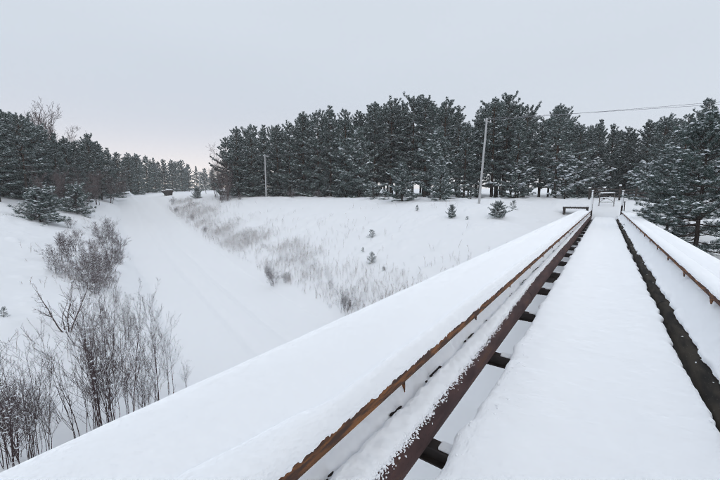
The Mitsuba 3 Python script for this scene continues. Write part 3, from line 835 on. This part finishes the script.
def plant(base, shape, P, H, rot, label, category, group=None, parts=('trunk', 'crown', 'snow'), wide=1.0):
    k = numbered(base); s = H / VAR[shape]
    scene[k] = {'type': 'instance', 'to_world': T().translate([float(P[0]), float(P[1]), float(P[2]) - 0.03 * H ** 0.5]).rotate([0, 0, 1], float(rot)).scale([s * wide, s * wide, s]), 'g': {'type': 'ref', 'id': shape}}
    tag(k, label, category, group)
    tag(k + '__snow', kind='stuff')
    if category in ('pine tree', 'young pine'):
        tag(k + '__frost', kind='stuff')
    else:
        tag(k + '__twigs', kind='stuff')
    return k


rt = np.random.default_rng(77)
ORD = ['first', 'second', 'third', 'fourth', 'fifth', 'sixth', 'seventh', 'eighth', 'ninth', 'tenth', 'eleventh', 'twelfth', 'thirteenth', 'fourteenth', 'fifteenth', 'sixteenth', 'seventeenth', 'eighteenth', 'nineteenth', 'twentieth',
       'twenty-first', 'twenty-second', 'twenty-third', 'twenty-fourth', 'twenty-fifth', 'twenty-sixth', 'twenty-seventh', 'twenty-eighth', 'twenty-ninth', 'thirtieth', 'thirty-first', 'thirty-second', 'thirty-third', 'thirty-fourth', 'thirty-fifth']
# front edge of the main wood: column, top row, distance along the view, kind
MAIN = [(229, 137, 71, 'full'), (240, 127, 69, 'full'), (254, 127, 70, 'full'), (266, 125, 71, 'full'), (279, 125, 70, 'full'), (291, 122, 69, 'full'), (305, 112, 68, 'full'), (319, 113, 66, 'full'), (331, 106, 65, 'full'), (346, 110, 62, 'full'),
        (359, 128, 58, 'frosted'), (374, 102, 66, 'tall'), (390, 101, 67, 'tall'), (401, 104, 68, 'tall'), (412, 98, 65, 'tall'), (424, 98, 62, 'tall'), (437, 128, 46, 'frosted'), (442, 102, 59, 'tall'), (456, 106, 56, 'tall'), (463, 124, 46, 'full'),
        (478, 108, 52, 'tall'), (490, 97, 49, 'tall'), (503, 95, 50, 'tall'), (514, 118, 46, 'full'), (522, 107, 52, 'tall'), (537, 124, 50, 'tall'), (553, 103, 44, 'tall'), (575, 126, 50, 'full'), (592, 120, 56, 'full'), (606, 124, 58, 'full'), (621, 127, 60, 'full'), (640, 120, 56, 'full'),
        (656, 118, 46, 'full'), (677, 114, 40, 'tall'), (691, 112, 44, 'tall')]
near_note = {0: 'leftmost', 3: 'behind the upright far pole', 20: 'just left of the tall leaning pole'}
cnt = {'full': 5, 'tall': 5, 'frosted': 2}
for k, (px, ty, Z, kd) in enumerate(MAIN):
    P = spot(px, Z)
    look = {'full': 'bushy snow-dusted pine', 'tall': 'tall bare-stemmed pine', 'frosted': 'shorter pale frosted pine'}[kd]
    plant('pine_tree', f'shape_{kd}_pine_{k % cnt[kd]}', P, height_to(P, ty) * 1.0, rt.uniform(0, 360), f'{look}, {ORD[k]} from the left in the main wood\'s front row', 'pine tree', 'front row of the main wood', wide=1.0 if kd != 'tall' else 1.08)
silx = np.array([m[0] for m in MAIN if m[3] != 'frosted']); sily = np.array([m[1] for m in MAIN if m[3] != 'frosted'])
silz = np.array([m[2] for m in MAIN if m[3] != 'frosted'])
o = np.argsort(silx); silx, sily, silz = silx[o], sily[o], silz[o]
for row, (dz, n_, extra) in enumerate(((6, 34, 5), (13, 30, 9), (22, 30, 12), (34, 26, 14))):
    for k in range(n_):
        px = 232 + (k + rt.uniform(0.1, 0.9)) * (735 - 232) / n_
        Z = np.interp(px, silx, silz) + dz + rt.uniform(-2, 2)
        P = spot(px, Z)
        ty = np.interp(px, silx, sily) + 4 + rt.uniform(0, extra)
        kd = 'full' if (px < 370 or px > 570) else 'tall'
        plant('pine_tree', f'shape_{kd}_pine_{rt.integers(5)}', P, height_to(P, ty), rt.uniform(0, 360), 'pine deep in the main wood behind its front row, showing only between other crowns', 'pine tree', 'pines inside the main wood')
# right of the frame the wood goes on
for k in range(14):
    px = 700 + k * 22 + rt.uniform(-6, 6); P = spot(px, 44 + rt.uniform(-3, 9))
    plant('pine_tree', f'shape_full_pine_{rt.integers(5)}', P, 12 + rt.uniform(-1.5, 1.5), rt.uniform(0, 360), 'pine deep in the main wood behind its front row, showing only between other crowns', 'pine tree', 'pines inside the main wood')

# the wood on the left side of the cutting
LEFT = [(-10, 112, 42, 'tall'), (2, 111, 40, 'tall'), (14, 110, 46, 'full'), (30, 115, 44, 'tall'), (40, 122, 47, 'full'), (50, 126, 52, 'full'), (61, 133, 50, 'full'), (72, 137, 56, 'full'), (82, 141, 58, 'full'), (95, 135, 66, 'tall'), (104, 143, 68, 'full'), (113, 148, 74, 'full'), (122, 152, 84, 'full'),
        (133, 153, 96, 'full'), (141, 155, 106, 'full'), (150, 156, 116, 'full'), (158, 158, 126, 'full'), (167, 159, 138, 'full'), (175, 160, 146, 'full'), (184, 161, 156, 'full'), (191, 164, 166, 'full'), (199, 166, 176, 'full'), (207, 168, 190, 'full'), (215, 168, 205, 'full')]
for k, (px, ty, Z, kd) in enumerate(LEFT):
    P = spot(px, Z)
    plant('pine_tree', f'shape_{kd}_pine_{(k * 3) % 5}', P, height_to(P, ty), rt.uniform(0, 360), f'dark pine, {ORD[k]} from the left along the wood beyond the cutting', 'pine tree', 'front row of the left wood')
lx = np.array([m[0] for m in LEFT]); ly = np.array([m[1] for m in LEFT]); lz = np.array([m[2] for m in LEFT])
for row, (dz, n_, extra) in enumerate(((5, 22, 5), (11, 20, 7), (20, 18, 8), (32, 16, 9))):
    for k in range(n_):
        px = -40 + (k + rt.uniform(0.1, 0.9)) * (232 + 40) / n_
        Z = np.interp(px, lx, lz) * (1 + dz / 90.0) + rt.uniform(-2, 2)
        P = spot(px, Z); ty = np.interp(px, lx, ly) + 2 + rt.uniform(0, extra)
        plant('pine_tree', f'shape_{"full" if rt.random() < 0.75 else "tall"}_pine_{rt.integers(5)}', P, height_to(P, ty), rt.uniform(0, 360), 'pine inside the left wood behind its front row, showing only between other crowns', 'pine tree', 'pines inside the left wood')

# single pines
for px, Z, ty, lab in ((516, 46.5, 163, 'low heavily laden pine at the wood edge, between the leaning pole and footbridge'), (563, 43.5, 160, 'low heavily laden pine below the tall pine left of the footbridge end'),
                       (590, 52, 164, 'low white-laden pine behind the far end of the footbridge, left of its posts'), (641, 45, 166, 'low white-laden pine behind the right end of the rail fence')):
    P = spot(px, Z)
    plant('pine_tree', 'shape_laden_pine', P, height_to(P, ty), rt.uniform(0, 360), lab, 'pine tree')
P = spot(699, 18.5)
plant('pine_tree', 'shape_near_pine', P, height_to(P, 117), 20, 'nearest pine, dense and snow-dusted, leaning over the right-hand pipe at the right edge', 'pine tree')
P = spot(668, 27)
plant('pine_tree', 'shape_near_pine', P, height_to(P, 150), 200, 'low bushy snow-loaded pine just left of the nearest right-hand pine', 'pine tree')
for px, py, ty, shp, wd_, lab in ((402, 201, 158, 'shape_frosted_pine_0', 1.35, 'young pale pine standing alone at the edge of the open field'),
                             (440, 200, 152, 'shape_frosted_pine_1', 0.9, 'frosted young pine left of the tall leaning pole'),
                             (40, 222, 191, 'shape_low_pine', 1.05, 'broad low dark pine on the left bank, the wider of the pair'),
                             (77, 214, 187, 'shape_low_pine', 0.72, 'low dark pine on the left bank, the narrower of the pair'),
                             (373, 199, 182, 'shape_young_pine_0', 1.1, 'small frosted pine sapling beside the lone young pine'),
                             (385, 199.5, 188, 'shape_young_pine_1', 1.1, 'tiny frosted pine bush between the sapling and the lone young pine'),
                             (197, 198.5, 188, 'shape_low_pine', 0.7, 'dark little pine bush in front of the far braced pole'),
                             (497, 217.5, 203, 'shape_low_pine', 0.95, 'round snowy pine bush in the field between the leaning pole and the footbridge'),
                             (452, 218, 206, 'shape_low_pine', 0.55, 'small two-tiered pine bush left of the round pine bush'),
                             (513, 209, 200, 'shape_young_pine_2', 0.9, 'little upright pine sapling right of the round pine bush'),
                             (417, 211, 205, 'shape_young_pine_0', 0.8, 'tiny pine seedling alone in the upper field'),
                             (467, 219.5, 216, 'shape_young_pine_1', 1.2, 'dark speck of a pine seedling right of the two-tiered bush'),
                             (372, 237, 229.5, 'shape_young_pine_2', 1.2, 'upper of two pine seedlings sticking out of the mid-field snow'),
                             (372, 263, 252, 'shape_young_pine_0', 1.0, 'lower, taller pine seedling out of the mid-field snow'),
                             (384, 271, 266, 'shape_young_pine_1', 1.0, 'tiny pine seedling right of the taller one in mid-field'),
                             (363, 252, 247, 'shape_young_pine_1', 0.8, 'tiny pine seedling between the two mid-field ones, to their left'),
                             (4, 317, 307, 'shape_young_pine_2', 0.8, 'small dark seedling on the left bank near the edge of the view')):
    P = stand(px, py); plant('young_pine', shp, P, max(0.15, height_to(P, ty) * 0.9), rt.uniform(0, 360), lab, 'young pine', wide=wd_)


# ------------------------------------------------------------------ bare shrubs, saplings, weeds
def shrub(seed, H, stems, spread, sides=9, twigs=3, curl=0.25, r0=0.012, snow=0.35, lean=0.25, sub=2, rmin=0.0035, up=0.0, wob=0.10):
    """(twigs, snow) of a leafless bush."""
    rng = np.random.default_rng(seed)
    A, B, ra, rb, S = [], [], [], [], []

    def grow(p, d, L, r, lvl):
        m = max(3, int(L / 0.16)) if lvl == 0 else max(2, int(L / 0.14))
        pts = [p]
        for k in range(m):
            d = d + rng.normal(0, (wob if lvl == 0 else 0.10) + 0.03 * lvl, 3) + V(0, 0, curl * 0.18); d /= np.linalg.norm(d)
            q = pts[-1] + d * L / m
            r1, r2 = r * (1 - 0.75 * k / m), r * (1 - 0.75 * (k + 1) / m)
            A.append(pts[-1]); B.append(q); ra.append(max(r1, rmin)); rb.append(max(r2, rmin)); pts.append(q)
            t = (k + 1) / m
            if lvl < sub and t > (0.22 if lvl == 0 else 0.15):
                for _ in range(rng.poisson((sides if lvl == 0 else twigs) / m)):
                    g = rng.uniform(0, 6.283); perp = np.cross(d, V(math.cos(g), math.sin(g), 0.2)); perp /= np.linalg.norm(perp) + 1e-9
                    sd = d * rng.uniform(0.5, 0.9) + V(0, 0, up) + perp * rng.uniform(0.45, 0.95); sd /= np.linalg.norm(sd)
                    grow(q, sd, L * (1.05 - 0.65 * t) * rng.uniform(0.28, 0.55), r2 * 0.62, lvl + 1)
                    if rng.random() < snow:
                        S.append(q + V(0, 0, r2 * 0.7))
    for k in range(stems):
        g = rng.uniform(0, 6.283); o = V(math.cos(g), math.sin(g), 0) * rng.uniform(0, spread)
        d = V(math.cos(g) * lean * rng.uniform(0.2, 1.4), math.sin(g) * lean * rng.uniform(0.2, 1.4), 1.0)
        grow(o - V(0, 0, 0.1), d / np.linalg.norm(d), H * rng.uniform(0.6, 1.05), r0 * rng.uniform(0.7, 1.2), 0)
    tw = tubes3(np.array(A), np.array(B), np.array(ra), np.array(rb))
    S = np.array(S) if S else np.zeros((0, 3))
    r = rng.uniform(0.012, 0.035, len(S))
    return tw, domes(S, r, r * 0.8, rng)


def bush_variant(name, mat, H, **k):
    a, b = shrub(H=H, **k)
    scene[name] = {'type': 'shapegroup', 'twigs': mikit.ply(a, mat), 'snow': mikit.ply(b, 'm_bough_snow')}
    VAR[name] = H


for k in range(4):
    bush_variant(f'shape_dense_bush_{k}', ('m_twig', 'm_twig_pale')[k == 3], 1.9, seed=60 + k, stems=18, spread=0.5, sides=10, twigs=4.5, r0=0.012, lean=0.26, snow=0.35, rmin=0.0050, up=0.2)
for k in range(4):
    bush_variant(f'shape_sapling_{k}', ('m_twig_dark', 'm_twig')[k % 2], 4.0, seed=70 + k, stems=3 + k % 2, spread=0.28, sides=18, twigs=4, r0=0.013, lean=0.045, curl=0.6, snow=0.30, up=0.40, rmin=0.003, wob=0.05)
for k in range(2):
    bush_variant(f'shape_thin_shrub_{k}', 'm_twig', 1.3, seed=80 + k, stems=6, spread=0.25, sides=6, twigs=2, r0=0.008, lean=0.35, snow=0.5)
bush_variant('shape_small_tree', 'm_twig_dark', 2.6, seed=91, stems=4, spread=0.06, sides=8, twigs=5, r0=0.035, lean=0.75, curl=0.15, snow=0.15)
for k in range(2):
    bush_variant(f'shape_bare_tree_{k}', 'm_twig_pale', 9.0, seed=95 + k, stems=5, spread=0.7, sides=34, twigs=11, r0=0.085, lean=0.14, curl=0.4, snow=0.0, rmin=0.011)


def shrub_at(base, shape, px, py, H, label, cat_, group=None, wide=1.0, Z=None):
    P = stand(px, py) if Z is None else spot(px, Z)
    k = plant(base, shape, P, H, rt.uniform(0, 360), label, cat_, group, wide=wide)


DENSE = [(66, 262, 1.5), (78, 252, 1.5), (84, 270, 1.6), (96, 268, 1.7), (108, 262, 1.8), (116, 252, 1.9), (104, 248, 1.9), (92, 255, 1.7), (112, 240, 1.9), (100, 238, 1.8), (108, 230, 1.8), (76, 240, 1.3), (88, 276, 1.5), (104, 277, 1.5), (118, 263, 1.5), (70, 228, 1.3), (62, 245, 1.2), (54, 262, 1.2), (58, 274, 1.2), (70, 278, 1.3), (66, 250, 1.5), (86, 292, 1.4), (98, 294, 1.4), (108, 288, 1.4), (94, 282, 1.5), (113, 272, 1.6)]
for k, (px, py, H) in enumerate(DENSE):
    shrub_at('bare_bush', f'shape_dense_bush_{k % 4}', px, py, H, 'one of the tangled reddish-brown bare bushes in the dense thicket on the left bank', 'bush', 'thicket on the left bank', wide=1.1)
SAPL = [(84, 306, 14, 0), (92, 296, 22, 1), (101, 300, 10, 2), (108, 286, 20, 3), (117, 300, 10, 0), (126, 294, 18, 1), (133, 322, 8, 2), (142, 330, 14, 3), (154, 294, 6, 1), (162, 335, 14, 0), (173, 312, 4, 2), (186, 356, 2, 3), (96, 340, 20, 2), (112, 330, 26, 1), (148, 350, 20, 3)]


def behind_pipe(px, py, d, v, label, group, wide=1.0):
    P = stand(px, 461.6 - 0.402 * px + d)
    plant('bare_sapling', f'shape_sapling_{v}', P, height_to(P, py), rt.uniform(0, 360), label, 'sapling', group, wide=wide)


for k, (px, py, d, v) in enumerate(SAPL):
    behind_pipe(px, py, d, v, f'thin leafless sapling, {ORD[k]} from the left in the clump rising behind the snowy pipe' if k < 12 else 'thin leafless sapling low in the clump rising behind the snowy pipe', 'saplings behind the snowy pipe')
for px, py, ty, v in ((96, 352, 284, 0), (110, 348, 278, 1), (124, 352, 288, 2), (104, 372, 292, 3), (118, 370, 296, 1), (134, 366, 310, 2), (86, 350, 298, 3), (150, 372, 300, 0), (128, 340, 284, 3)):
    P = stand(px, py)
    plant('bare_sapling', f'shape_sapling_{v}', P, height_to(P, ty), rt.uniform(0, 360), 'thin leafless sapling between the thicket and the clump behind the snowy pipe', 'sapling', 'saplings below the thicket', wide=0.9)
CORN = [(5, 346, 10, 1), (13, 352, 20, 3), (22, 342, 8, 0), (31, 350, 16, 2), (40, 356, 10, 1), (0, 338, 20, 0), (18, 362, 4, 3), (34, 344, 24, 1), (50, 362, 14, 2), (-8, 345, 12, 2), (26, 372, 22, 0)]
for k, (px, py, d, v) in enumerate(CORN):
    behind_pipe(px, py, d, v, 'leafless twiggy sapling in the thicket at the lower left corner of the view', 'saplings at the lower left corner', 1.2)
for k, (px, py, H) in enumerate([(8, 420, 1.0), (24, 410, 1.0), (44, 415, 0.9), (62, 420, 1.0), (124, 396, 0.9), (140, 392, 0.9), (104, 398, 1.0)]):
    shrub_at('bare_bush', f'shape_thin_shrub_{k % 2}', px, py, H, 'low bare bush at the foot of the saplings behind the snowy pipe', 'bush', 'low bushes among the saplings', wide=1.0)
shrub_at('bare_tree', 'shape_small_tree', 69, 333, 2.3, 'small dark forking tree with spreading bare limbs alone on the left bank', 'tree', wide=0.85)
shrub_at('bare_bush', 'shape_dense_bush_3', 92, 196.5, 1.5, 'pale bare bush on the far left bank above the thicket', 'bush')
for px, Z, H, sh, lab in ((222, 67, 9.5, 0, 'pale pinkish bare tree at the left end of the main wood'), (217, 72, 6.5, 1, 'lower bare tree left of the pinkish one at the end of the main wood'), (228, 65, 5.5, 0, 'short bare tree against the leftmost pines of the main wood'),
                          (57, 66, 15.5, 1, 'bare-crowned tree rising above the left wood, the taller of two'), (68, 68, 13.5, 0, 'bare-crowned tree rising above the left wood, the lower of two')):
    shrub_at('bare_tree', f'shape_bare_tree_{sh}', px, 0, H, lab, 'tree', Z=Z, wide=0.8)
for k, (px, Z, H) in enumerate([(44, 43, 5.0), (66, 47, 5.5), (86, 54, 6.0), (98, 60, 6.0), (112, 68, 6.0), (78, 50, 4.5), (124, 80, 6.5)]):
    shrub_at('bare_tree', f'shape_bare_tree_{k % 2}', px, 0, H, 'pale leafless tree among the dark pines along the front of the left wood', 'tree', 'leafless trees along the left wood', Z=Z, wide=0.9)
for k, (px, py, H) in enumerate([(223, 196, 1.6), (228, 196, 1.4), (240, 196, 1.2), (292, 195, 1.5), (318, 194, 1.3), (364, 197, 1.2)]):
    shrub_at('bare_bush', f'shape_dense_bush_{(k + 2) % 4}', px, 0, H, 'frosted bare bush at the foot of the main wood', 'bush', 'bushes at the foot of the main wood', Z=63 + k * 0.3 - (k > 2) * 4, wide=1.3)
for k, (px, py, H, lab) in enumerate([(275, 285, 1.3, 'largest frosted brown bush at the edge of the snowed-up roadway'), (268, 276, 1.0, 'frosted bush behind the largest one at the roadway edge'), (287, 282, 1.0, 'frosted bush just right of the largest one at the roadway edge'), (347, 312, 1.3, 'brown bush where the big snowy pipe hides the bank'),
                                      (172, 204, 1.6, 'bare bush below the far slab ledge'), (205, 232, 1.0, 'small bare bush high on the right bank of the cutting'), (192, 220, 1.2, 'bare bush where the right bank meets the roadway far off'), (176, 212, 1.2, 'bare bush between the far ledge and the roadway')]):
    shrub_at('bare_bush', f'shape_dense_bush_{(k + 1) % 4}', px, py, H, lab, 'bush', wide=1.0)
for k in range(34):
    u = (k + rt.random()) / 34
    px = 186 + u * 175 + rt.normal(0, 5); py = 214 + 98 * u ** 1.15 + rt.normal(0, 5) - 6
    shrub_at('thin_shrub', f'shape_thin_shrub_{k % 2}', px, py, rt.uniform(0.5, 1.05), 'one of the sparse frosted shrubs straggling along the right bank above the roadway', 'shrub', 'shrubs along the right bank')

# dry stalks poking through the snow of the right bank
rw = np.random.default_rng(12)
N = 16000
s = rw.uniform(6, 80, N); t = ROAD_W + 0.3 + np.abs(rw.normal(0, 3.4, N)) + 2.2 * rw.random(N)
x = RO[0] + RD[0] * s + RN[0] * t; y = RO[1] + RD[1] * s + RN[1] * t
dens = 0.62 * s01(0.30, 0.74, f2(x, y, 0.30, 3, 31)) * np.where(t < 9, 1, 0.35) * s01(-3.0, -5.0, x)
k = rw.random(N) < dens
x2 = rw.uniform(-34, -6, 500); y2 = rw.uniform(12, 34, 500); s2, t2 = road_st(x2, y2)
k2 = (t2 > 6) & (rw.random(500) < s01(0.5, 0.7, f2(x2, y2, 0.3, 3, 33)))
s3 = rw.uniform(8, 60, 900); t3_ = -(ROAD_W + 0.4 + np.abs(rw.normal(0, 4.5, 900))); x3 = RO[0] + RD[0] * s3 + RN[0] * t3_; y3 = RO[1] + RD[1] * s3 + RN[1] * t3_
k3 = (rw.random(900) < s01(0.5, 0.7, f2(x3, y3, 0.2, 3, 35))) & (x3 < -9)
s4 = rw.uniform(9, 78, 9000); t4_ = ROAD_W + 0.5 + np.abs(rw.normal(0, 1.9, 9000)); x4 = RO[0] + RD[0] * s4 + RN[0] * t4_; y4 = RO[1] + RD[1] * s4 + RN[1] * t4_
k4 = rw.random(9000) < 0.06 + 0.20 * s01(0.35, 0.65, f2(x4, y4, 0.5, 3, 37))
x = np.concatenate([x[k], x2[k2], x3[k3], x4[k4]]); y = np.concatenate([y[k], y2[k2], y3[k3], y4[k4]])
P = np.stack([x, y, ground(x, y) - 0.03], -1); n = len(P)
H = rw.uniform(0.15, 0.75, n) * (0.6 + 0.8 * f2(x, y, 0.35, 2, 41))
lean = rw.normal(0, 0.16, (n, 2))
M = P + np.c_[lean * H[:, None] * 0.45, H * 0.55]; Tt = P + np.c_[lean * H[:, None] * 1.35, H]
A, B = [P, M], [M, Tt]; ra, rb = [np.full(n, 0.006), np.full(n, 0.005)], [np.full(n, 0.005), np.full(n, 0.003)]
for q in range(4):
    u = rw.uniform(0.35, 0.95, n)[:, None]; b = P + (Tt - P) * u
    dvec = rw.normal(0, 1, (n, 3)); dvec[:, 2] = np.abs(dvec[:, 2]) + 0.5; dvec /= np.linalg.norm(dvec, axis=1, keepdims=True)
    A.append(b); B.append(b + dvec * (H * rw.uniform(0.12, 0.35, n))[:, None]); ra.append(np.full(n, 0.004)); rb.append(np.full(n, 0.003))
put('dry_weeds', tubes3(np.vstack(A), np.vstack(B), np.concatenate(ra), np.concatenate(rb)), 'm_weed')
tag('dry_weeds', 'dry weed stalks poking through the snow along the banks', 'weeds', kind='stuff')
pk = rw.random(n) < 0.7
hp = np.vstack([Tt[pk], (M + rw.normal(0, 0.05, M.shape))[pk]]); r = rw.uniform(0.02, 0.055, len(hp))
put('dry_weeds__snow', domes(hp, r, r * 0.8, rw), 'm_bough_snow')
tag('dry_weeds__snow', kind='stuff')

# ------------------------------------------------------------------ winter air
scene['haze_air'] = {'type': 'homogeneous', 'albedo': rgb(0.95, 0.95, 0.95), 'sigma_t': HAZE}
scene['haze'] = {'type': 'cube', 'to_world': T().translate([0, 0, 24.0]).scale([1150, 1150, 34.0]), 'bsdf': {'type': 'null'}, 'interior': {'type': 'ref', 'id': 'haze_air'}}
tag('haze', 'thin winter haze', kind='stuff')
